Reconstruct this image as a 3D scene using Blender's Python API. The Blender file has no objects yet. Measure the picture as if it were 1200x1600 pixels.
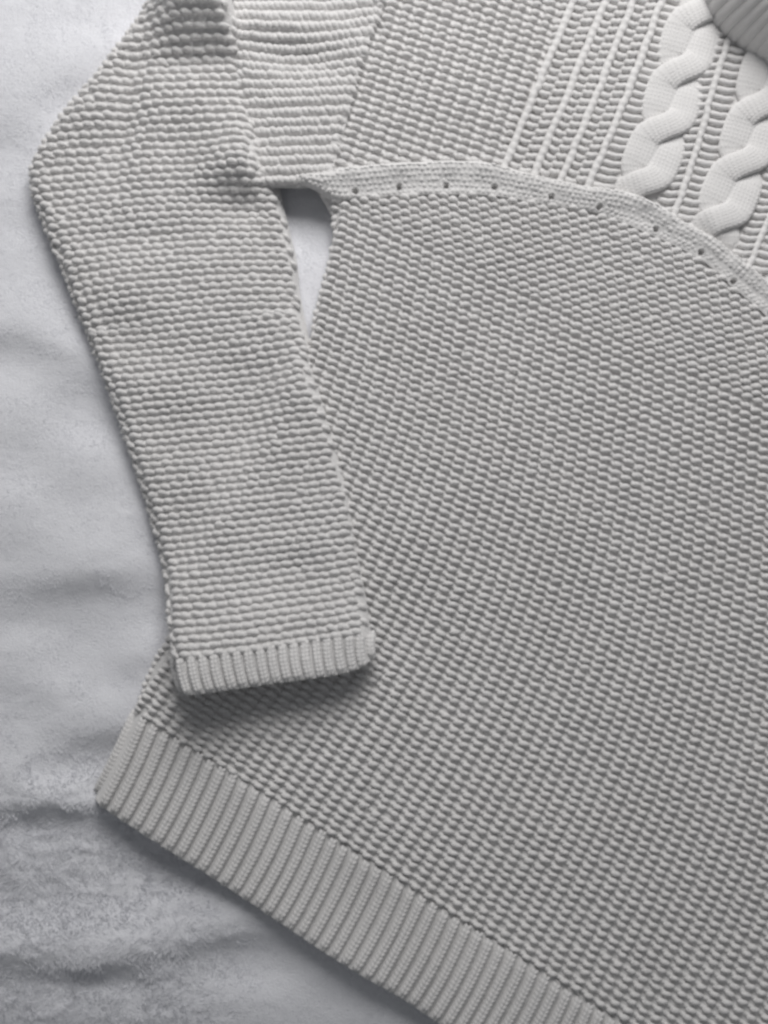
import bpy, math, random
import numpy as np

random.seed(7)
rng = np.random.default_rng(7)
S = 0.0004                      # one unit of the layout = 0.4 mm
ZREF, CAMH = 36.0, 1550.0       # camera height above the knit, in layout units

# ------------------------------------------------------------------ camera, world, light, exposure
scene = bpy.context.scene
cam_d = bpy.data.cameras.new('camera')
cam = bpy.data.objects.new('camera', cam_d)
scene.collection.objects.link(cam)
cam.location = (0, 0, (CAMH + ZREF) * S)
cam.rotation_euler = (0, 0, 0)
cam_d.sensor_fit = 'VERTICAL'
cam_d.angle_y = 2 * math.atan(800 / CAMH)
cam_d.clip_start = 0.01
cam_d.clip_end = 50
scene.camera = cam

world = bpy.data.worlds.new('World')
scene.world = world
world.use_nodes = True
bg = world.node_tree.nodes['Background']
bg.inputs['Color'].default_value = (0.93, 0.96, 1.0, 1)
bg.inputs['Strength'].default_value = 0.145

def area_light(name, loc, target, size, power, col):
    d = bpy.data.lights.new(name, 'AREA')
    d.shape = 'RECTANGLE'; d.size = size[0]; d.size_y = size[1]
    d.energy = power; d.color = col
    o = bpy.data.objects.new(name, d)
    scene.collection.objects.link(o)
    o.location = loc
    from mathutils import Vector
    o.rotation_euler = (Vector(target) - Vector(loc)).to_track_quat('-Z', 'Y').to_euler()
    return o
area_light('window_light', (0.08, 0.88, 0.69), (-0.03, 0.05, 0.0), (0.62, 0.5), 10.8, (1.0, 0.985, 0.975))

scene.view_settings.view_transform = 'Standard'
scene.view_settings.look = 'None'
scene.view_settings.exposure = 0.0
scene.view_settings.gamma = 1.0
scene.render.engine = 'CYCLES'
scene.cycles.filter_width = 2.9
scene.cycles.max_bounces = 6
scene.cycles.diffuse_bounces = 4

# ------------------------------------------------------------------ helpers
def W(p):
    p = np.asarray(p, float)
    out = np.empty(p.shape)
    out[..., 0] = (p[..., 0] - 600) * S
    out[..., 1] = (800 - p[..., 1]) * S
    out[..., 2] = p[..., 2] * S
    return out

def smooth(a, b, x):
    t = np.clip((x - a) / (b - a), 0, 1)
    return t * t * (3 - 2 * t)

class Noise:
    def __init__(self, seed, n=256):
        self.t = np.random.default_rng(seed).random((n, n)) * 2 - 1
        self.n = n
    def __call__(self, x, y):
        xi = np.floor(x).astype(int); yi = np.floor(y).astype(int)
        fx = x - xi; fy = y - yi
        fx = fx * fx * fx * (fx * (fx * 6 - 15) + 10); fy = fy * fy * fy * (fy * (fy * 6 - 15) + 10)
        n = self.n; t = self.t
        a = t[xi % n, yi % n]; b = t[(xi + 1) % n, yi % n]
        c = t[xi % n, (yi + 1) % n]; d = t[(xi + 1) % n, (yi + 1) % n]
        return (a * (1 - fx) + b * fx) * (1 - fy) + (c * (1 - fx) + d * fx) * fy
N1, N2, N3, N4 = Noise(1), Noise(2), Noise(3), Noise(4)

def curve(pts, n=None, step=6.0):
    """Catmull-Rom through pts, resampled by arc length"""
    p = np.array(pts, float)
    q = np.vstack([2 * p[0] - p[1], p, 2 * p[-1] - p[-2]])
    out = []
    for i in range(1, len(q) - 2):
        t = np.linspace(0, 1, 16, endpoint=False)[:, None]
        a, b, c, d = q[i - 1], q[i], q[i + 1], q[i + 2]
        out.append(0.5 * (2 * b + (c - a) * t + (2 * a - 5 * b + 4 * c - d) * t ** 2 + (3 * b - a - 3 * c + d) * t ** 3))
    out = np.vstack(out + [p[-1:]])
    s = np.concatenate([[0], np.cumsum(np.linalg.norm(np.diff(out, axis=0), axis=1))])
    m = n or max(2, int(s[-1] / step) + 1)
    u = np.linspace(0, s[-1], m)
    return np.stack([np.interp(u, s, out[:, k]) for k in range(p.shape[1])], 1)

class Poly:
    """closed outline with signed distance (positive inside)"""
    def __init__(self, pts):
        self.p = np.array(pts, float)
        self.q = np.roll(self.p, -1, 0)
    def query(self, x, y):
        sh = np.shape(x)
        X = np.ravel(x).astype(float); Y = np.ravel(y).astype(float)
        best = np.full(X.shape, 1e18); nx = np.zeros_like(X); ny = np.zeros_like(X)
        ins = np.zeros(X.shape, bool)
        for (ax, ay), (bx, by) in zip(self.p, self.q):
            dx, dy = bx - ax, by - ay
            L = dx * dx + dy * dy + 1e-12
            t = np.clip(((X - ax) * dx + (Y - ay) * dy) / L, 0, 1)
            cx = ax + t * dx; cy = ay + t * dy
            d = (X - cx) ** 2 + (Y - cy) ** 2
            m = d < best
            best = np.where(m, d, best); nx = np.where(m, cx, nx); ny = np.where(m, cy, ny)
            if ay != by:
                c = ((ay > Y) != (by > Y)) & (X < (bx - ax) * (Y - ay) / (by - ay) + ax)
                ins ^= c
        d = np.sqrt(best) * np.where(ins, 1, -1)
        return d.reshape(sh), nx.reshape(sh), ny.reshape(sh)
    def d(self, x, y):
        return self.query(x, y)[0]

def link(o, parent=None):
    scene.collection.objects.link(o)
    if parent is not None:
        o.parent = parent
    return o

def mesh_np(name, v, quads, mat, parent=None, tris=None, world=True):
    v = W(v) if world else np.asarray(v, float)
    me = bpy.data.meshes.new(name)
    quads = np.asarray(quads, np.int32).reshape(-1, 4)
    tris = np.zeros((0, 3), np.int32) if tris is None else np.asarray(tris, np.int32).reshape(-1, 3)
    me.vertices.add(len(v)); me.vertices.foreach_set('co', v.ravel().astype(np.float32))
    loops = np.concatenate([quads.ravel(), tris.ravel()]).astype(np.int32)
    me.loops.add(len(loops)); me.loops.foreach_set('vertex_index', loops)
    nf = len(quads) + len(tris)
    starts = np.concatenate([np.arange(len(quads)) * 4, len(quads) * 4 + np.arange(len(tris)) * 3]).astype(np.int32)
    me.polygons.add(nf)
    me.polygons.foreach_set('loop_start', starts)
    me.polygons.foreach_set('use_smooth', np.ones(nf, bool))
    me.update(calc_edges=True)
    me.validate()
    me.materials.append(mat)
    return link(bpy.data.objects.new(name, me), parent)

def sheet(name, poly, zf, step, mat, parent, holes=None):
    lo = poly.p.min(0) - step; hi = poly.p.max(0) + step
    xs = np.arange(lo[0], hi[0] + step, step); ys = np.arange(lo[1], hi[1] + step, step)
    X, Y = np.meshgrid(xs, ys)
    d, nx, ny = poly.query(X, Y)
    out = d < 0
    PX = np.where(out, nx, X); PY = np.where(out, ny, Y)
    Z = zf(PX, PY)
    ins = ~out
    cell = ins[:-1, :-1] | ins[1:, :-1] | ins[:-1, 1:] | ins[1:, 1:]
    if holes is not None:
        CX = (X[:-1, :-1] + X[1:, 1:]) / 2; CY = (Y[:-1, :-1] + Y[1:, 1:]) / 2
        for hx, hy, r in holes:
            cell &= (CX - hx) ** 2 + (CY - hy) ** 2 > r * r
    idx = np.arange(X.size).reshape(X.shape)
    a, b, c, e = idx[:-1, :-1][cell], idx[:-1, 1:][cell], idx[1:, 1:][cell], idx[1:, :-1][cell]
    q = np.stack([e, c, b, a], 1)
    used, inv = np.unique(q, return_inverse=True)
    v = np.stack([PX.ravel()[used], PY.ravel()[used], Z.ravel()[used]], 1)
    return mesh_np(name, v, inv.reshape(q.shape), mat, parent)

def normal(zf, x, y, e=2.0):
    dx = (zf(x + e, y) - zf(x - e, y)) / (2 * e)
    dy = (zf(x, y + e) - zf(x, y - e)) / (2 * e)
    n = np.stack([-dx, -dy, np.ones_like(dx)], -1)
    g = np.hypot(dx, dy)
    k = np.minimum(1, 2.2 / np.maximum(g, 1e-6))
    n[..., 0] *= k; n[..., 1] *= k
    return n / np.linalg.norm(n, axis=-1, keepdims=True)

# one knit loop: a bent, tapered piece of yarn whose ends dive into the cloth
NR, NA = 8, 8
def loop_template():
    t = np.linspace(-1, 1, NR)
    ang = np.arange(NA) / NA * 2 * np.pi
    rad = np.clip(1 - np.abs(t + 0.16 * (1 - t * t)) ** 2.0, 0, 1) ** 0.75 * 0.84 + 0.16
    v = []
    for k in range(NR):
        for a in ang:
            v.append((t[k], rad[k] * math.cos(a), rad[k] * math.sin(a), t[k]))
    q = []
    for k in range(NR - 1):
        for j in range(NA):
            q.append((k * NA + j, k * NA + (j + 1) % NA, (k + 1) * NA + (j + 1) % NA, (k + 1) * NA + j))
    return np.array(v), np.array(q)[:, ::-1]
LT, LQ = loop_template()

def rope(pos, nrm, r, depth):
    order = np.arange(len(pos))
    n = max(2, int(len(pos) * 2.5))
    u = np.linspace(0, len(pos) - 1, n)
    p = np.stack([np.interp(u, order, (pos - nrm * depth)[:, k]) for k in range(3)], 1)
    m = np.stack([np.interp(u, order, nrm[:, k]) for k in range(3)], 1)
    return tube(p, m, r, r * 0.9, nc=7)

def loops_mesh(name, pos, nrm, ang, length, width, height, mat, parent, bend=1.6, dive=5.0, kind=None, sink=1.5, under=None):
    """pos (n,3), ang = direction of each loop in the plane, sizes are half sizes"""
    n = len(pos)
    if n == 0:
        return None
    ang = ang + rng.normal(0, 0.10, n)
    L = length * (1 + rng.normal(0, 0.06, n)); Wd = width * (1 + rng.normal(0, 0.06, n)); Hh = height * (1 + rng.normal(0, 0.09, n))
    pos = pos.copy()
    pos[:, 0] += rng.normal(0, 0.85, n); pos[:, 1] += rng.normal(0, 0.6, n)
    e1 = np.stack([np.cos(ang), np.sin(ang), np.zeros(n)], 1)
    e1 -= nrm * np.sum(e1 * nrm, 1, keepdims=True)
    e1 /= np.linalg.norm(e1, axis=1, keepdims=True)
    e2 = np.cross(nrm, e1)
    t = LT[None, :, 3]
    lx = LT[None, :, 0] * L[:, None]
    ly = LT[None, :, 1] * Wd[:, None] - bend * (1 - t * t) + bend * 0.5
    lz = LT[None, :, 2] * Hh[:, None] - dive * np.abs(t) ** 2.5 - sink
    v = pos[:, None, :] + lx[..., None] * e1[:, None, :] + ly[..., None] * e2[:, None, :] + lz[..., None] * nrm[:, None, :]
    q = LQ[None] + (np.arange(n) * len(LT))[:, None, None]
    v = v.reshape(-1, 3); q = q.reshape(-1, 4)
    if under and n > 2:
        rv, rq = rope(pos, nrm, *under)
        q = np.vstack([q, rq + len(v)]); v = np.vstack([v, rv])
    o = mesh_np(name, v, q, mat, parent)
    if kind:
        o['kind'] = kind
    return o

def tube(path, nrm, half_w, half_h, nc=10, pw=1.0, ph=1.0):
    """swept elliptic section; path (n,3), nrm (n,3), half sizes arrays or numbers"""
    n = len(path)
    tg = np.gradient(path, axis=0); tg /= np.linalg.norm(tg, axis=1, keepdims=True) + 1e-9
    nn = nrm - tg * np.sum(nrm * tg, 1, keepdims=True); nn /= np.linalg.norm(nn, axis=1, keepdims=True) + 1e-9
    sd = np.cross(tg, nn)
    a = np.arange(nc) / nc * 2 * np.pi
    ca = np.sign(np.cos(a)) * np.abs(np.cos(a)) ** pw; sa = np.sign(np.sin(a)) * np.abs(np.sin(a)) ** ph
    hw = np.broadcast_to(np.asarray(half_w, float), (n,)); hh = np.broadcast_to(np.asarray(half_h, float), (n,))
    v = path[:, None, :] + sd[:, None, :] * (hw[:, None] * ca[None])[..., None] + nn[:, None, :] * (hh[:, None] * sa[None])[..., None]
    i = np.arange(n - 1)[:, None] * nc; j = np.arange(nc)[None]; k = (j + 1) % nc
    q = np.stack([i + j, i + nc + j, i + nc + k, i + k], -1).reshape(-1, 4)
    return v.reshape(-1, 3), q[:, ::-1]

# a small leg of a knit V, for plain knitting on ribs and cables
def leg_template(nr=5, na=6):
    t = np.linspace(-1, 1, nr); a = np.arange(na) / na * 2 * np.pi
    rad = np.sqrt(np.clip(1 - 0.93 * t * t, 0, 1))
    v = np.array([(t[k], rad[k] * math.cos(x), rad[k] * math.sin(x)) for k in range(nr) for x in a])
    q = np.array([(k * na + j, (k + 1) * na + j, (k + 1) * na + (j + 1) % na, k * na + (j + 1) % na) for k in range(nr - 1) for j in range(na)])
    return v, q
GT, GQ = leg_template()
def legs(pos, nrm, dirs, half):
    n = len(pos)
    dirs = dirs + rng.normal(0, 0.05, dirs.shape)
    e1 = dirs - nrm * np.sum(dirs * nrm, 1, keepdims=True); e1 /= np.linalg.norm(e1, axis=1, keepdims=True)
    e2 = np.cross(nrm, e1)
    k = (1 + rng.normal(0, 0.07, (n, 1)))
    v = pos[:, None] + (GT[None, :, 0] * half[0] * k)[..., None] * e1[:, None] + (GT[None, :, 1] * half[1] * k)[..., None] * e2[:, None] + (GT[None, :, 2] * half[2])[..., None] * nrm[:, None]
    q = GQ[None] + (np.arange(n) * len(GT))[:, None, None]
    return v.reshape(-1, 3), q.reshape(-1, 4)

class MB:
    def __init__(self): self.v = []; self.q = []; self.n = 0
    def add(self, v, q):
        self.v.append(v); self.q.append(np.asarray(q) + self.n); self.n += len(v)
    def build(self, name, mat, parent):
        return mesh_np(name, np.vstack(self.v), np.vstack(self.q), mat, parent)

# ------------------------------------------------------------------ materials
def material(name, col, var, rough, sheen, bumps):
    m = bpy.data.materials.new(name); m.use_nodes = True
    nt = m.node_tree; b = nt.nodes['Principled BSDF']
    tc = nt.nodes.new('ShaderNodeTexCoord')
    n = nt.nodes.new('ShaderNodeTexNoise'); n.inputs['Scale'].default_value = 14; n.inputs['Detail'].default_value = 5
    nt.links.new(tc.outputs['Object'], n.inputs['Vector'])
    r = nt.nodes.new('ShaderNodeMix'); r.data_type = 'RGBA'
    r.inputs['A'].default_value = (*col, 1); r.inputs['B'].default_value = (*var, 1)
    nt.links.new(n.outputs['Fac'], r.inputs['Factor'])
    nt.links.new(r.outputs['Result'], b.inputs['Base Color'])
    b.inputs['Roughness'].default_value = rough
    b.inputs['Specular IOR Level'].default_value = 0.15
    b.inputs['Sheen Weight'].default_value = sheen
    b.inputs['Sheen Roughness'].default_value = 0.6
    prev = None
    for sc, st, dist in bumps:
        k = nt.nodes.new('ShaderNodeTexNoise'); k.inputs['Scale'].default_value = sc; k.inputs['Detail'].default_value = 3
        nt.links.new(tc.outputs['Object'], k.inputs['Vector'])
        bp = nt.nodes.new('ShaderNodeBump'); bp.inputs['Strength'].default_value = st; bp.inputs['Distance'].default_value = dist
        nt.links.new(k.outputs['Fac'], bp.inputs['Height'])
        if prev: nt.links.new(prev.outputs['Normal'], bp.inputs['Normal'])
        prev = bp
    if prev: nt.links.new(prev.outputs['Normal'], b.inputs['Normal'])
    return m
YARN = material('cream_cotton_yarn', (0.80, 0.79, 0.785), (0.74, 0.727, 0.716), 0.95, 0.35, [(700, 0.6, 0.001), (1900, 0.7, 0.0006)])
FINE = material('fine_cotton_knit', (0.765, 0.756, 0.75), (0.715, 0.703, 0.694), 0.95, 0.35, [(1700, 0.6, 0.0005)])
FLEECE = material('pale_fleece', (0.77, 0.775, 0.815), (0.82, 0.825, 0.855), 1.0, 0.5, [(120, 0.12, 0.002), (900, 0.45, 0.0012), (2500, 0.4, 0.0006)])

# ------------------------------------------------------------------ outlines (layout units)
body_left = [(515, 325), (518, 358), (512, 392), (504, 425), (495, 455), (488, 490), (478, 535), (440, 640), (392, 740),
             (340, 840), (290, 930), (252, 1003), (232, 1037), (214, 1082), (204, 1116)]
hem_top = [(204, 1116), (330, 1193), (480, 1290), (640, 1393), (800, 1494), (940, 1586), (1150, 1722), (1380, 1868)]
hem_bot = [(139, 1252), (213, 1301), (273, 1340), (360, 1395), (500, 1490), (627, 1565), (700, 1612), (870, 1722), (1080, 1860), (1300, 2000)]
band_low = [(470, 288), (485, 293), (500, 300), (520, 311), (555, 310), (624, 304), (697, 303), (773, 305), (862, 319), (938, 332),
            (1028, 368), (1099, 405), (1150, 450), (1200, 494), (1300, 600), (1400, 720)]
band_up = [(466, 272), (485, 270), (505, 268), (560, 258), (640, 252), (720, 250), (760, 253), (797, 261), (870, 278), (921, 289), (980, 297),
           (1024, 314), (1072, 344), (1112, 367), (1156, 402), (1200, 437), (1300, 530), (1440, 680)]
BL = curve(body_left, step=14); HT = curve(hem_top, step=14); HB = curve(hem_bot, step=14)
DL = curve(band_low, step=12); DU = curve(band_up, step=12)
body_poly = Poly(np.vstack([BL, HT[1:], [(1440, 1700), (1440, 800)], DL[::-1][:-2] + [0, -5]]))
band_poly = Poly(np.vstack([DU, DL[::-1]]))
hem_poly = Poly(np.vstack([HT + [0, -3], HB[::-1]]))
sl_left = [(330, -330), (300, -190), (258, -90), (222, -10), (192, 38), (162, 76), (125, 122), (78, 180), (44, 236), (34, 268), (42, 305), (60, 352), (85, 412), (112, 482),
           (150, 580), (187, 684), (226, 803), (250, 900), (264, 960), (277, 1026)]
sl_right = [(580, 993), (570, 925), (558, 860), (545, 780), (527, 706), (508, 640), (490, 580), (478, 512), (466, 452), (461, 400), (450, 352),
            (438, 304), (425, 240), (404, 156), (388, 88), (372, 22), (366, -30), (376, -110), (402, -190), (450, -330)]
SL = curve(sl_left, step=14); SR = curve(sl_right, step=14)
sleeve_poly = Poly(np.vstack([SL, SR]))
cuff_top = [(276, 1022), (350, 1014), (450, 1001), (520, 993), (580, 987)]
cuff_bot = [(291, 1076), (350, 1070), (430, 1060), (510, 1051), (560, 1041), (581, 1027)]
CT = curve(cuff_top, step=8); CB = curve(cuff_bot, step=8)
cuff_poly = Poly(np.vstack([CT + [0, -4], CB[::-1]]))
# yoke pieces
shoulder_poly = Poly(np.vstack([curve([(330, -190), (345, -60), (362, 60), (380, 180), (412, 292)], step=14),
                                curve([(478, 293), (512, 280), (536, 210), (553, 140), (573, 70), (601, 0), (671, -190)], step=14)]))
yoke_poly = Poly(np.vstack([curve([(640, -190), (586, 0), (558, 70), (538, 140), (520, 210), (502, 272)], step=14), DU[DU[:, 0] > 505] + [0, 6],
                            [(1440, 500), (1440, -190)]]))
HBX = HB + np.array([-40, 85])
all_poly = Poly(np.vstack([BL, [BL[-1] + (HBX[0] - BL[-1]) * 0.999], HBX, [(1440, 1990), (1440, -190), (380, -190), (370, 0), (410, 200), (470, 285)]]))

cover_poly = Poly(np.vstack([BL, HB, [(1440, 1990), (1440, -190), (640, -190), (586, 0), (558, 70), (520, 210), (500, 285)]]))
# ------------------------------------------------------------------ heights
def roll(d, r):
    t = np.clip(d / r, 0, 1)
    return np.sqrt(np.clip(1 - (1 - t) ** 2, 0, 1))
def gauss(x, y, cx, cy, sx, sy, rot=0.0):
    c, s = math.cos(rot), math.sin(rot)
    u = (x - cx) * c + (y - cy) * s; v = -(x - cx) * s + (y - cy) * c
    return np.exp(-0.5 * ((u / sx) ** 2 + (v / sy) ** 2))
def seg(x, y, a, b):
    dx, dy = b[0] - a[0], b[1] - a[1]; L2 = dx * dx + dy * dy
    t = np.clip(((x - a[0]) * dx + (y - a[1]) * dy) / L2, 0, 1)
    nx, ny = -dy / math.sqrt(L2), dx / math.sqrt(L2)
    along = np.hypot(x - a[0] - t * dx, y - a[1] - t * dy)
    return along, (x - a[0]) * nx + (y - a[1]) * ny, t

def z_sweater(x, y, d):
    h = 29 * roll(d, 18)
    h = h + smooth(0, 60, d) * (6 * N1(x / 170 + 3, y / 260 + 9) + 2.0 * N2(x / 70, y / 120))
    return h
def z_body(x, y):
    return z_sweater(x, y, all_poly.d(x, y))
def z_yoke(x, y):
    return z_sweater(x, y, all_poly.d(x, y)) - 1.0 + 8 * gauss(x, y, 500, 260, 60, 70)
def z_band(x, y):
    d = np.maximum(band_poly.d(x, y), 0)
    w = np.maximum(y - np.interp(x, DU[:, 0], DU[:, 1]), 0)
    tex = 0.4 * N4(x / 5, y / 4)
    return z_sweater(x, y, np.maximum(all_poly.d(x, y), 16)) + 11 * roll(w, 8) * (1 - 0.85 * smooth(6, 44, w)) - 2.5 + 2 * roll(d, 12) + tex + 1.5 * N3(x / 26, y / 26) + 9 * (1 - smooth(500, 580, x)) * roll(d, 14)
shoulder_wide = Poly([(330, -190), (345, -60), (362, 60), (380, 180), (412, 292), (478, 294), (600, 292), (760, -190)])
def z_shoulder(x, y):
    d = np.maximum(shoulder_wide.d(x, y), 0)
    return 29 * roll(d + 10, 26) + 6 * smooth(-40, 160, y) + 8 * smooth(200, 290, y) + 9 * gauss(x, y, 440, 40, 90, 22, 0.12) - 7 * gauss(x, y, 470, 92, 60, 16, 0.25) + 4 * N2(x / 90, y / 60)
def z_sleeve_top(x, y, d):
    ground = 27 * smooth(-50, 15, all_poly.d(x, y)) * smooth(430, 640, y)
    low = smooth(520, 760, y)
    right = smooth(-60, 60, x - np.interp(y, [0, 265, 540, 800, 1000], [290, 240, 310, 390, 430]))
    rad = 30 + 34 * low * right
    T = 34 + 6 * low * (1 - right) - 10 * low * right
    h = ground + T * roll(d, rad)
    k = smooth(2, 50, d)
    h = h + roll(d, 26) * smooth(215, 300, x + 0.1 * y) * 76 * (0.75 * np.clip((92 - y) / 94, 0, 1) + 0.25 * smooth(100, -20, y)) * smooth(-330, -60, y)
    h = h + k * (36 * gauss(x, y, 384, 258, 46, 60) * np.where(y > 258, np.exp(-0.5 * ((y - 258) / 26) ** 2 + 0.5 * ((y - 258) / 60) ** 2), 1) - 8 * gauss(x, y, 392, 325, 40, 20)
                 - 15 * gauss(x, y, 196, 165, 17, 85, 0.16) - 7 * gauss(x, y, 150, 235, 20, 40, 0.5)
                 + 6 * gauss(x, y, 300, 470, 120, 60) - 6 * gauss(x, y, 470, 640, 26, 60, -0.3) - 7 * gauss(x, y, 470, 815, 55, 24)
                 - 5 * gauss(x, y, 235, 370, 90, 16) + 6 * N1(x / 95 + 5, y / 75))
    h = h + 12 * gauss(x, y, 295, 1060, 70, 60) + 27 * smooth(860, 1050, y)
    return h
full_sleeve = Poly(np.vstack([SL[:-1], CB[:1], [(318, 1176), (585, 1127)], CB[-1:], SR]))
def z_sleeve(x, y):
    return z_sleeve_top(x, y, np.maximum(full_sleeve.d(x, y), 0))
def z_hem(x, y):
    return z_sweater(x, y, all_poly.d(x, y))

# ------------------------------------------------------------------ the fleece blanket
def z_blanket(x, y):
    z = 7 * N1(x / 300 + 1.3, y / 210 + 4.7) + 6.5 * N2(x / 130 + 8, y / 80) - 7
    def fold(a, b, amp, up, down, reach):
        al, s, t = seg(x, y, a, b)
        prof = np.where(s < 0, np.exp(-0.5 * (s / up) ** 2), np.exp(-0.5 * (s / down) ** 2))
        far = np.maximum(al - np.abs(s), 0)
        return 1.05 * amp * prof * np.exp(-0.5 * (far / reach) ** 2)
    f = 0
    # s > 0 lies on the lower side of a line drawn from left to right
    f = f + fold((-60, 1215), (190, 1130), 17, 60, 30, 40)
    f = f + fold((-80, 1268), (60, 1254), 15, 30, 22, 50) + fold((60, 1254), (170, 1268), 11, 26, 20, 30)
    f = f + fold((-80, 1490), (150, 1508), 17, 46, 24, 60) + fold((150, 1500), (330, 1470), 11, 40, 22, 60)
    f = f + fold((-80, 960), (120, 890), 9, 60, 30, 60) + fold((-60, 500), (70, 520), 9, 50, 26, 50)
    f = f + fold((-60, 830), (200, 800), 6, 50, 26, 60) + fold((-40, 300), (40, 250), 6, 60, 30, 60)
    f = f + fold((20, 130), (160, 60), 6, 50, 30, 60) + fold((60, 1080), (200, 1030), 6, 30, 20, 50)
    z = z + f
    tuft = smooth(1180, 1290, y + 0.15 * x) * smooth(430, 250, x) * 0.9 + 0.25
    z = z + tuft * (1.0 * N3(x / 17, y / 11) + 0.3 * N4(x / 6.2, y / 5))
    under = smooth(-20, 30, np.maximum(cover_poly.d(x, y), sleeve_poly.d(x, y)))
    z = z * (1 - 0.9 * under) - 3 * under
    return z
def build_blanket():
    xs = np.concatenate([np.arange(-520, -60, 14), np.arange(-60, 720, 4.0), np.arange(720, 1780, 16)])
    ys = np.concatenate([np.arange(-460, -40, 14), np.arange(-40, 1640, 4.0), np.arange(1640, 2150, 14)])
    X, Y = np.meshgrid(xs, ys)
    Z = z_blanket(X, Y)
    idx = np.arange(X.size).reshape(X.shape)
    q = np.stack([idx[1:, :-1], idx[1:, 1:], idx[:-1, 1:], idx[:-1, :-1]], -1).reshape(-1, 4)
    o = mesh_np('fleece_blanket', np.stack([X, Y, Z], -1).reshape(-1, 3), q, FLEECE)
    o['label'] = 'pale bluish white fleece blanket, softly creased, spread under the sweater'
    o['category'] = 'blanket'
    return o
blanket = build_blanket()
def build_nap(n):
    x = rng.uniform(-110, 760, n); y = rng.uniform(-110, 1710, n)
    d = np.maximum(cover_poly.d(x, y), sleeve_poly.d(x, y))
    k = d < 8
    x, y = x[k], y[k]; n = len(x)
    z = z_blanket(x, y)
    tuft = smooth(1080, 1330, y + 0.15 * x) * smooth(430, 230, x)
    # strands lean together in locks
    ang = 4.0 * N3(x / 60 + 70, y / 45) + 1.2 * N4(x / 16, y / 12 + 30) + rng.normal(0, 0.5, n)
    L = rng.uniform(3.2, 5.4, n) * (1 + 0.7 * tuft)
    lift = rng.uniform(0.12, 0.36, n) * (1 + 0.6 * tuft)
    dx, dy = np.cos(ang), np.sin(ang)
    w = rng.uniform(0.28, 0.5, n) * (1 + 0.2 * tuft)
    sx, sy = -dy * w, dx * w
    b = np.stack([x, y, z - 0.6], 1)
    m = b + np.stack([dx * L * .5, dy * L * .5, L * lift * .75], 1)
    t = b + np.stack([dx * L * 1.05, dy * L * 1.05, L * lift * 0.95], 1)
    off = np.stack([sx, sy, np.zeros(n)], 1)
    v = np.stack([b - off, b + off, m + off * .8, m - off * .8, t], 1).reshape(-1, 3)
    i = np.arange(n)[:, None] * 5
    o = mesh_np('nap', v, i + np.array([[0, 1, 2, 3]]), FLEECE, blanket, tris=i + np.array([[3, 2, 4]]))
    o['kind'] = 'stuff'
build_nap(225000)

# ------------------------------------------------------------------ the sweater
sweater = link(bpy.data.objects.new('sweater', None))
sweater['label'] = 'cream white chunky knitted sweater with cabled yoke laid flat on the fleece'
sweater['category'] = 'sweater'

def lower(zf, k):
    return lambda x, y: zf(x, y) - k

def lattice_rows(parent, rows, zf, poly, half, mat=YARN, lift=0.0, edge=3.0, **kw):
    """rows: list of (x array, y array, angle array)"""
    for x, y, a in rows:
        d = poly.d(x, y)
        m = d > edge
        if not m.any():
            continue
        x, y, a = x[m], y[m], a[m]
        z = zf(x, y) + lift
        loops_mesh('knit_row', np.stack([x, y, z], 1), normal(zf, x, y), a, *half, mat, parent, **kw)

# --- body front
front = sheet('front_panel', body_poly, lower(z_body, 6.2), 7, YARN, sweater)
NV0, NV1 = -46, 75
vs = np.arange(NV0, NV1)
def body_C():
    vv = np.arange(0, NV1)
    f = vv / 74.0
    cx = -2.2 - 4.6 * smooth(0, 1, f) ; cy = 11.9 - 1.9 * smooth(0, 0.9, f)
    px = np.concatenate([[0], np.cumsum(cx)[:-1]]); py = np.concatenate([[0], np.cumsum(cy)[:-1]])
    kx = (204 + 6 - 556) / px[-1]; ky = (1116 - 7 - 326) / py[-1]
    pos = np.stack([556 + px * kx, 326 + py * ky], 1)
    neg = [(556 - v * (-1.6), 326 + v * 11.9) for v in range(NV0, 0)]
    return np.vstack([neg, pos])
BC = body_C()
rows = []
for i, v in enumerate(vs):
    f = np.clip(v / 74.0, 0, 1)
    ang = math.radians(25.5 + 7.0 * f); sp = 18.4 + 4.4 * f
    u = np.arange(-14, 66) + 0.0
    wob = 1.5 * N2(u / 9 + 40, np.full(u.shape, v / 11.0))
    x = BC[i, 0] + u * sp * math.cos(ang) + wob
    y = BC[i, 1] + u * sp * math.sin(ang) + 1.2 * N3(u / 11, np.full(u.shape, v / 9.0 + 30)) + 0.0016 * (u - 10) ** 2 * 0
    rows.append((x, y, np.full(u.shape, ang - math.radians(17))))
lattice_rows(front, rows, z_body, body_poly, (8.9, 4.6, 4.3), edge=2.5, dive=2.8, sink=0.9, bend=1.0, under=(3.5, 5.4))

def edge_loops(name, pts, zf, parent, step, half, ang_off, inset):
    c = curve(pts, step=step)
    t = np.gradient(c, axis=0); t /= np.linalg.norm(t, axis=1, keepdims=True)
    nrm2 = np.stack([-t[:, 1], t[:, 0]], 1)
    c = c + nrm2 * inset
    z = zf(c[:, 0], c[:, 1])
    loops_mesh(name, np.stack([c[:, 0], c[:, 1], z], 1), normal(zf, c[:, 0], c[:, 1]), np.arctan2(t[:, 1], t[:, 0]) + ang_off, *half, YARN, parent)

edge_loops('side_edge', body_left, z_body, front, 11.5, (7.5, 5.0, 4.6), 0.5, -3.0)
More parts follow.
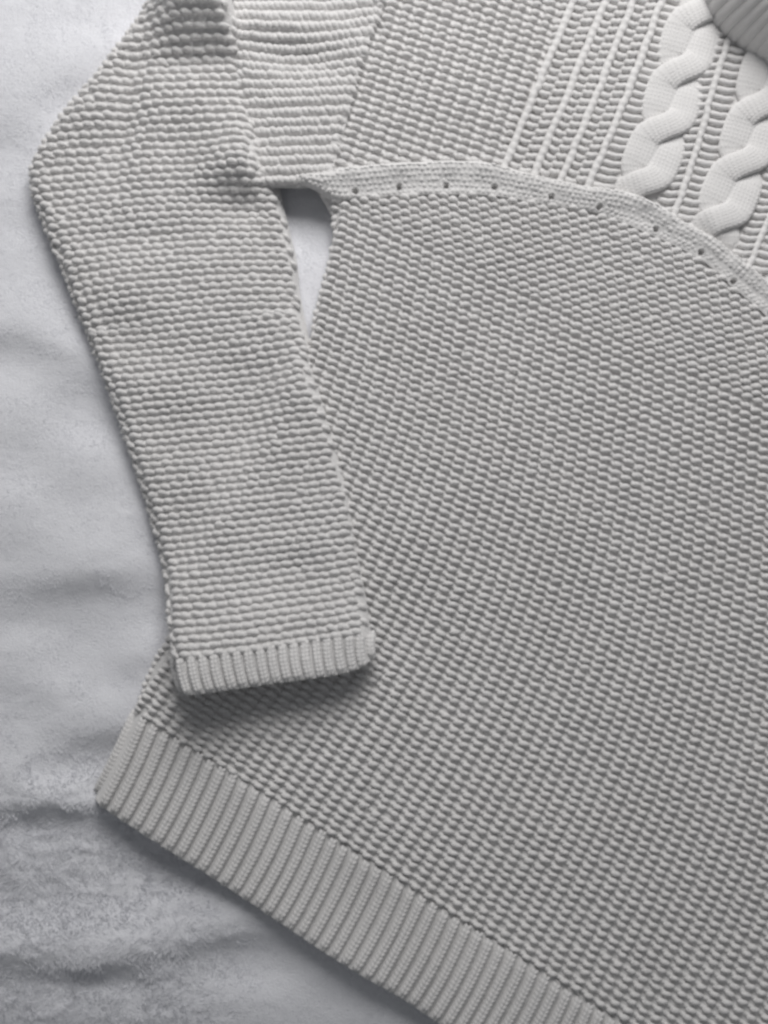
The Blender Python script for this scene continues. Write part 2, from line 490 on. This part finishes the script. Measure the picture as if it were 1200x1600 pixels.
# --- hem
def ribs(parent, top, bot, zf, count, half_w, half_h, curl, endz, period=7.0, t0=-0.01, t1=1.0, mat=FINE, bow=0.0, lift=0.0):
    n_top = curve(top, n=count); n_bot = curve(bot, n=count)
    for i in range(count):
        a, b = n_top[i], n_bot[i]
        L = np.linalg.norm(b - a); ns = max(8, int(L / 2.6))
        t = np.linspace(t0, t1, ns)
        ax = (b - a) / L; sd = np.array([-ax[1], ax[0]])
        off = bow * np.sin(np.pi * np.clip(t, 0, 1)) + rng.normal(0, 0.5) * np.sin(np.pi * t)
        x = a[0] + (b[0] - a[0]) * t + sd[0] * off; y = a[1] + (b[1] - a[1]) * t + sd[1] * off
        z = zf(x, y) + lift
        e = np.clip((t - (1 - curl)) / curl, 0, 1)
        z = np.where(e > 0, z * 1.0 - endz * (1 - np.sqrt(np.clip(1 - e ** 2, 0, 1))), z)
        s = t * L
        w = half_w * (1 + rng.normal(0, 0.04)) * (1 + 0.11 * np.sin(2 * np.pi * s / period)) * np.interp(t, [0, 0.05, 0.9, 1], [0.80, 1, 1, 0.92])
        hh = half_h * (1 + rng.normal(0, 0.06)) * np.interp(t, [0, 0.06, 1], [0.6, 1, 1])
        nc = 11
        c = np.linspace(-1, 1, nc)
        prof = np.sqrt(np.clip(1 - np.abs(c) ** 2.3, 0, 1))
        # knit chevrons along the rib
        chev = 0.25 * np.cos(2 * np.pi * (s[:, None] / period + 0.55 * np.abs(c)[None])) * (1 - c[None] ** 4)
        v = np.empty((ns, nc, 3))
        v[..., 0] = x[:, None] + sd[0] * w[:, None] * c[None]
        v[..., 1] = y[:, None] + sd[1] * w[:, None] * c[None]
        v[..., 2] = z[:, None] - 5 + (hh[:, None] + 3) * prof[None] + chev
        idx = np.arange(ns * nc).reshape(ns, nc)
        q = np.stack([idx[:-1, :-1], idx[:-1, 1:], idx[1:, 1:], idx[1:, :-1]], -1).reshape(-1, 4)
        mb = MB(); mb.add(v.reshape(-1, 3), q[:, ::-1])
        cen = v[:, nc // 2]
        at = np.arange(rng.uniform(0, period), L * 0.985, period)
        for sgn in (-1, 1):
            ci = 0.47 * sgn
            row = v[:, :, :]
            lo = int((ci + 1) / 2 * (nc - 1))
            fr = (ci + 1) / 2 * (nc - 1) - lo
            line = row[:, lo] * (1 - fr) + row[:, lo + 1] * fr
            p = np.stack([np.interp(at, s, line[:, k]) for k in range(3)], 1)
            slope = np.gradient(np.interp(at, s, cen[:, 2]), at) if len(at) > 1 else np.zeros(len(at))
            axis = np.stack([np.full(len(at), ax[0]), np.full(len(at), ax[1]), slope], 1)
            out = np.array([sd[0], sd[1], 0.0]) * sgn
            nr = np.array([[0, 0, 1.0]]) + 0.45 * out[None] - 0.6 * slope[:, None] * np.array([[ax[0], ax[1], 0]])
            nr = nr / np.linalg.norm(nr, axis=1, keepdims=True)
            mb.add(*legs(p - nr * 0.5, nr, axis - 0.42 * out[None], (period * 0.72, half_w * 0.44, 1.7)))
        mb.build('rib', mat, parent)
hem = sheet('hem_band', hem_poly, lower(z_hem, 5.5), 7, FINE, sweater)
ribs(hem, hem_top, hem_bot, z_hem, 68, 7.9, 5.6, 0.10, 14.0, bow=-3.0)

# --- sleeve
sleeve = sheet('sleeve', sleeve_poly, lower(z_sleeve, 4.4), 7, YARN, sweater)
rows = []
m = -312.0
j = 0
while m < 1018:
    slope = np.interp(m, [-200, 60, 300, 600, 1010], [2, 0.5, -3.5, -6.3, -6.8])
    cx = np.interp(m, [-200, 0, 130, 265, 400, 540, 800, 1010], [330, 290, 262, 240, 262, 308, 388, 434])
    k = np.arange(-16, 17)
    x = cx + (k + 0.5 * (j % 2) * 0.5) * 17.4 + 1.5 * N3(k / 7.0 + 60, np.full(k.shape, m / 80))
    y = m + np.tan(np.radians(slope)) * (x - 300) + 2.4 * N1(x / 120 + 11, np.full(k.shape, m / 120)) + 0.00025 * (x - cx) ** 2 * (1 if m < 500 else -0.4)
    rows.append((x, y, np.full(k.shape, math.radians(slope) + math.radians(13))))
    m += np.interp(m, [-200, 120, 350, 1000], [13.6, 13.2, 11.7, 11.9]); j += 1
lattice_rows(sleeve, rows, z_sleeve, sleeve_poly, (10.4, 5.0, 3.9), edge=3.0, dive=2.6, sink=0.9, bend=1.2, under=(4.7, 4.6))
edge_loops('side_edge', sl_left[2:], z_sleeve, sleeve, 12.0, (7.5, 4.6, 4.2), 0.5, -3.5)
cuff = sheet('cuff_band', cuff_poly, lower(z_sleeve, 5.5), 5, FINE, sweater)
ribs(cuff, cuff_top, cuff_bot, z_sleeve, 19, 7.6, 3.6, 0.18, 12.0, period=6.0, bow=2.0)

# --- yoke band with its eyelets
eyes = [(555, 298), (624, 291), (697, 290), (773, 292), (862, 307), (938, 322), (1027, 356), (1097, 393), (1147, 439), (1206, 488)]
band = sheet('yoke_band', band_poly, z_band, 2.2, FINE, sweater, holes=[(x, y, 5.2) for x, y in eyes])
for r in range(6):
    f = (r + 0.6) / 6.2
    c = curve(np.array([DU[int(i)] * (1 - f) + DL[int(j)] * f for i, j in zip(np.linspace(0, len(DU) - 1, 60), np.linspace(0, len(DL) - 1, 60))]), step=8.2)
    c[:, 0] += 4.1 * (r % 2)
    keep = (band_poly.d(c[:, 0], c[:, 1]) > 1.5) & np.all([np.hypot(c[:, 0] - ex, c[:, 1] - ey) > 7 for ex, ey in eyes], axis=0)
    c = c[keep]
    t = np.gradient(c, axis=0)
    loops_mesh('knit_row', np.column_stack([c, z_band(c[:, 0], c[:, 1])]), normal(z_band, c[:, 0], c[:, 1], 5.0), np.arctan2(t[:, 1], t[:, 0]) + 0.3, 4.9, 3.6, 1.8, FINE, band, bend=0.8, dive=1.2, sink=0.6)
for ex, ey in eyes:
    a = np.arange(14) / 14 * 2 * np.pi
    prof = [(8.6, -1.2), (7.3, 0.9), (6.0, 0.6), (5.2, -2.0), (4.7, -7.0), (3.0, -16.0), (0.3, -17.0)]
    v = []
    zc = float(z_band(np.array([ex]), np.array([ey]))[0])
    for r, dz in prof:
        xx = ex + r * np.cos(a); yy = ey + r * np.sin(a)
        zz = (z_band(xx, yy) if dz > -3 else np.full(14, zc)) + dz
        v.append(np.stack([xx, yy, zz], 1))
    v = np.vstack(v); q = []
    for i in range(len(prof) - 1):
        for k in range(14):
            q.append((i * 14 + k, (i + 1) * 14 + k, (i + 1) * 14 + (k + 1) % 14, i * 14 + (k + 1) % 14))
    mesh_np('eyelet', v, np.array(q)[:, ::-1], FINE, band)

# --- shoulder piece of thick ridges
shoulder = sheet('shoulder_panel', shoulder_poly, lower(z_shoulder, 3), 7, YARN, sweater)
rows = []
y0 = -180.0
while y0 < 292:
    k = np.arange(-22, 40)
    x = 440 + k * 9.2 + rng.normal(0, 1)
    y = y0 - 0.035 * (x - 440) + 10 * np.exp(-((y0 - 60) / 60) ** 2) * np.sin((x - 380) / 60) + rng.normal(0, 0.5)
    rows.append((x, y, np.full(k.shape, math.radians(33))))
    y0 += 15.4
lattice_rows(shoulder, rows, z_shoulder, shoulder_poly, (9.8, 5.9, 5.8), edge=2.0, dive=2.6, bend=0.4, sink=0.6, under=(5.8, 3.0))

# --- yoke: grainy stitch, then openwork with ridges, then cables
yoke = sheet('yoke_panel', yoke_poly, lambda x, y: z_yoke(x, y) - 6.4 + 3.0 * smooth(0, 20, x - np.interp(y, [-190, 0, 250], [976, 896, 793])), 7, YARN, sweater)
ridge_lines = [[(788, 262), (793, 249), (838, 140), (896, 0), (972, -180)], [(835, 272), (841, 257), (890, 140), (947, 0), (1020, -180)],
               [(876, 284), (881, 271), (936, 140), (991, 0), (1062, -180)], [(920, 292), (925, 279), (985, 136), (1035, 0), (1102, -180)]]
grain_poly = Poly(np.vstack([curve([(640, -190), (586, 0), (558, 70), (538, 140), (520, 210), (502, 272)], step=14), DU[(DU[:, 0] > 505) & (DU[:, 0] < 786)],
                             curve(ridge_lines[0], step=14) + [-1, 0]]))
rows = []
for v in range(-18, 30):
    u = np.arange(-12, 26)
    f = v / 28.0
    x = 600 - 3.6 * v + u * 20.2 + 1.3 * N2(u / 8.0, np.full(u.shape, v / 7.0))
    y = 20 + 11.6 * v + u * 7.2 - 40 + 1.2 * N3(u / 8.0 + 20, np.full(u.shape, v / 7.0))
    rows.append((x, y, np.full(u.shape, math.radians(7))))
lattice_rows(yoke, rows, z_yoke, grain_poly, (9.2, 4.7, 4.3), edge=-3.0, dive=2.8, sink=0.9, bend=1.0, under=(3.5, 5.4))

def flat_path(pts, zf, lift, step=3.0):
    c = curve(pts, step=step)
    z = zf(c[:, 0], c[:, 1]) + lift
    return np.column_stack([c, z])
UP = np.array([[0, 0, 1.0]])
def ridge(parent, pts, half_w=6.5, half_h=7.0, name='ridge'):
    p = flat_path(pts, z_yoke, -0.5, 2.4)
    p[:, 0] += 1.6 * N2(p[:, 1] / 16, p[:, 1] * 0 + pts[0][0] / 7.3)
    p = p[p[:, 1] < np.interp(p[:, 0], DU[:, 0], DU[:, 1]) + 8]
    s = np.arange(len(p)) * 2.4
    v, q = tube(p, np.repeat(UP, len(p), 0), half_w * (1 + 0.09 * np.sin(2 * np.pi * s / 12.5) + 0.1 * N3(s / 15, s * 0 + pts[0][0])), half_h * (1 + 0.09 * np.sin(2 * np.pi * s / 12.5 + 1)), nc=10)
    mesh_np(name, v, q, YARN, parent)
lace = link(bpy.data.objects.new('lace_panel', None), sweater)
for r in ridge_lines:
    ridge(lace, r)
def bars(parent, left, right, spacing, style):
    """ladder of little yarn bars between two lines, with openings between them"""
    n = int(np.sum(np.linalg.norm(np.diff(np.array(left, float), axis=0), axis=1)) / spacing)
    A = curve(left, n=n); B = curve(right, n=n)
    mb = MB()
    for i in range(n):
        a, b = A[i], B[i]
        if (a[1] + b[1]) / 2 > np.interp((a[0] + b[0]) / 2, DU[:, 0], DU[:, 1]) + 3:
            continue
        if style == 'double':
            parts = [((0.10, -1.5), (0.30, 3.5), (0.50, 0.5)), ((0.50, 0.5 - spacing / 2), (0.70, 3.5 - spacing / 2), (0.92, -2.5 - spacing / 2))]
        elif style == 'right':
            parts = [((-0.05, -2), (0.5, 5), (1.0, 3))]
        else:
            parts = [((0.0, -3), (0.5, 2.5), (1.05, -1))]
        for pp in parts:
            t = np.linspace(0, 1, 9)
            f = np.interp(t, [0, .5, 1], [p[0] for p in pp]); o = np.interp(t, [0, .5, 1], [p[1] for p in pp])
            o = o + rng.normal(0, 0.5)
            x = a[0] + (b[0] - a[0]) * f; y = a[1] + (b[1] - a[1]) * f + o
            z = z_yoke(x, y) - 2.2 + 3.2 * np.sin(np.pi * t) - 2.5 * np.abs(2 * t - 1) ** 3
            rr = 5.3 * (1 + rng.normal(0, .05)) * (0.72 + 0.28 * np.sin(np.pi * t))
            v, q = tube(np.column_stack([x, y, z]), np.repeat(UP, 9, 0), rr, rr * 1.05, nc=7)
            mb.add(v, q)
    if mb.n:
        mb.build('openwork_column', YARN, parent)
for i in range(3):
    bars(lace, ridge_lines[i], ridge_lines[i + 1], 12.6, 'double')

# cables: two fat strands that cross again and again
cab1 = [(978, 340), (1003, 288), (1040, 196), (1066, 108), (1092, 22), (1130, -100), (1150, -180)]
cab2 = [(1090, 430), (1124, 346), (1160, 258), (1187, 170), (1212, 80), (1250, -60), (1280, -180)]
cab3 = [(1240, 500), (1262, 420), (1295, 330), (1322, 240), (1350, 150), (1390, 20), (1420, -120)]
def cable(axis, cross_at, period, width=26.0):
    c = curve(axis, step=1.6)
    s = np.concatenate([[0], np.cumsum(np.linalg.norm(np.diff(c, axis=0), axis=1))])
    t = np.gradient(c, axis=0); t /= np.linalg.norm(t, axis=1, keepdims=True)
    sd = np.stack([-t[:, 1], t[:, 0]], 1)          # to the right when walking up the picture
    o = link(bpy.data.objects.new('cable', None), sweater)
    ph = (s - cross_at) / period
    k = np.floor(ph + 0.5).astype(int); f = ph - k   # f = 0 at a crossing
    sw = smooth(-0.28, 0.28, f) * 2 - 1              # -1 .. 1 through a crossing
    bumpz = np.exp(-0.5 * (f / 0.17) ** 2)
    for strand in (0, 1):
        over = (k + strand) % 2 == 0                 # this strand goes left to right, above
        side = np.where(over, sw, -sw)
        lat = 20.0 * side
        z = z_yoke(c[:, 0], c[:, 1]) + np.where(over, 5.5 * bumpz, -6.5 * bumpz) + 1.5
        p = np.column_stack([c[:, 0] + sd[:, 0] * lat, c[:, 1] + sd[:, 1] * lat, z])
        lim = np.interp(p[:, 0], DU[:, 0], DU[:, 1])
        p[:, 2] -= 17 * smooth(-26, 14, p[:, 1] - lim)
        keep = p[:, 1] < np.interp(p[:, 0], DU[:, 0], DU[:, 1]) + 22
        p = p[keep]; bz = bumpz[keep]
        tilt = np.where(over, 1, -1)[keep]
        v, q = tube(p, np.repeat(UP, len(p), 0), width * (1 - 0.22 * bz), 8.0 + 0.8 * bz * tilt, nc=28, pw=0.85, ph=0.6 + 0.0)
        vv = v.reshape(len(p), 28, 3); cc = np.cos(np.arange(28) / 28 * 2 * np.pi)
        sc = np.arange(len(p))[:, None] * 1.6
        vv[..., 2] += 0.1 * np.cos(2 * np.pi * (sc / 6.6 + 1.6 * np.abs(np.mod(cc[None] * 1.5, 1) - 0.5)))
        mb = MB(); mb.add(v, q)
        tg = np.gradient(p, axis=0); tg /= np.linalg.norm(tg, axis=1, keepdims=True)
        nn = np.array([[0, 0, 1.0]]) - tg * tg[:, 2:3]; nn /= np.linalg.norm(nn, axis=1, keepdims=True)
        s2 = np.cross(tg, nn)
        ss = np.concatenate([[0], np.cumsum(np.linalg.norm(np.diff(p, axis=0), axis=1))])
        hw = width * (1 - 0.22 * bz); hh = 8.0 + 0.8 * bz * tilt
        ids = np.searchsorted(ss, np.arange(2, ss[-1] - 2, 6.4))
        for col in (-0.72, -0.24, 0.24, 0.72):
            for sgn in (-1, 1):
                f = col + sgn * 0.12
                cc = np.abs(f) ** (1 / 0.85); zz = np.sqrt(1 - cc * cc) ** 0.6
                pp = p[ids] + s2[ids] * (hw[ids] * f)[:, None] + nn[ids] * (hh[ids] * zz)[:, None]
                nr = nn[ids] + s2[ids] * (0.9 * f ** 3); nr /= np.linalg.norm(nr, axis=1, keepdims=True)
                mb.add(*legs(pp - nr * 1.15, nr, tg[ids] - 0.42 * sgn * s2[ids] * -1, (4.6, 2.7, 1.7)))
        mb.build('strand', FINE, o)
    return o
cable(cab1, 62, 94)
cable(cab2, 96, 94)
cable(cab3, 90, 94)
# ridge and ladders between the cables
mid1 = [(1040, 370), (1062, 318), (1094, 222), (1118, 130), (1140, 60), (1180, -80), (1205, -180)]
mid2 = [(1160, 440), (1186, 385), (1222, 300), (1250, 210), (1278, 120), (1320, -40), (1345, -180)]
def shift(l, dx): return [(x + dx, y) for x, y in l]
side = link(bpy.data.objects.new('openwork_panel', None), sweater)
ridge(side, mid1, 5.5, 6.0); ridge(side, mid2, 5.5, 6.0)
bars(side, shift(mid1, -33), shift(mid1, -4), 12.6, 'left')
bars(side, shift(mid1, 5), shift(mid1, 36), 12.6, 'right')
bars(side, shift(mid2, -33), shift(mid2, -4), 12.6, 'left')
bars(side, shift(mid2, 5), shift(mid2, 36), 12.6, 'right')
bars(side, shift(ridge_lines[3], 6), shift(ridge_lines[3], 38), 12.6, 'right')

# --- collar: a fat ribbed roll standing up round the neck
collar = link(bpy.data.objects.new('collar', None), sweater)
ccx, ccy = 1334, -74
def collar_section(u):
    # u 0..1 from the neck seam up the wall, over the crest and down inside
    r = np.interp(u, [0, .15, .4, .62, .8, 1], [236, 236, 206, 166, 138, 138])
    z = np.interp(u, [0, .15, .4, .62, .8, 1], [18, 56, 118, 146, 124, 40])
    return r, z
us = np.linspace(0, 1, 26)
kern = np.ones(5) / 5
def sm(a): return np.convolve(np.pad(a, 2, mode='edge'), kern, 'valid')
cr, cz = collar_section(us); cr, cz = sm(cr), sm(cz)
angs = np.radians(np.arange(95, 236, 4.4))
for a in angs:
    wob = 8 * math.sin(a * 5)
    p = np.column_stack([ccx + (cr + wob) * math.cos(a), ccy + (cr * 0.92 + wob) * math.sin(a), cz + 5 * math.sin(a * 7)])
    g = np.gradient(p, axis=0)
    tang = np.array([-math.sin(a), math.cos(a), 0.0])
    nn = np.cross(g, np.repeat(tang[None], len(p), 0)); nn /= np.linalg.norm(nn, axis=1, keepdims=True)
    v, q = tube(p, nn, 10.8, 4.5, nc=10)
    mesh_np('rib', v, q, FINE, collar)

# --- loose fibres standing off the yarn
def fuzz(zones):
    V = []
    for poly, zf, n, lift in zones:
        lo, hi = poly.p.min(0), poly.p.max(0)
        lo = np.maximum(lo, [-60, -60]); hi = np.minimum(hi, [1260, 1660])
        x = rng.uniform(lo[0], hi[0], n); y = rng.uniform(lo[1], hi[1], n)
        k = (poly.d(x, y) > 2.5) & ~((poly is band_poly) & (x < 540))
        x, y = x[k], y[k]; n = len(x)
        nr = normal(zf, x, y)
        b = np.stack([x, y, zf(x, y)], 1) + nr * rng.uniform(lift - 2, lift, n)[:, None]
        a = rng.uniform(0, 2 * np.pi, n); L = np.minimum(rng.gamma(3.0, 1.4, n), 9)
        dr = np.stack([np.cos(a), np.sin(a), np.zeros(n)], 1) + nr * rng.uniform(0.0, 0.9, n)[:, None]
        sd = np.stack([-np.sin(a), np.cos(a), np.zeros(n)], 1)
        w = rng.uniform(0.10, 0.2, n)[:, None]
        m = b + dr * (L * .5)[:, None] + sd * rng.normal(0, .6, n)[:, None]
        t = b + dr * L[:, None] + sd * rng.normal(0, 1.2, n)[:, None] - nr * (L * .12)[:, None]
        V.append(np.stack([b - sd * w, b + sd * w, m + sd * w, m - sd * w, t], 1).reshape(-1, 3))
    v = np.vstack(V); i = np.arange(len(v) // 5)[:, None] * 5
    o = mesh_np('fuzz', v, i + np.array([[0, 1, 2, 3]]), YARN, sweater, tris=i + np.array([[3, 2, 4]]))
    o['kind'] = 'stuff'
fuzz([(body_poly, z_body, 60000, 3.0), (sleeve_poly, z_sleeve, 40000, 3.0), (cuff_poly, z_sleeve, 2500, 2.5), (hem_poly, z_hem, 22000, 2.5),
      (band_poly, z_band, 12000, 0.6), (shoulder_poly, z_shoulder, 9000, 4.0), (yoke_poly, z_yoke, 26000, 4.5)])
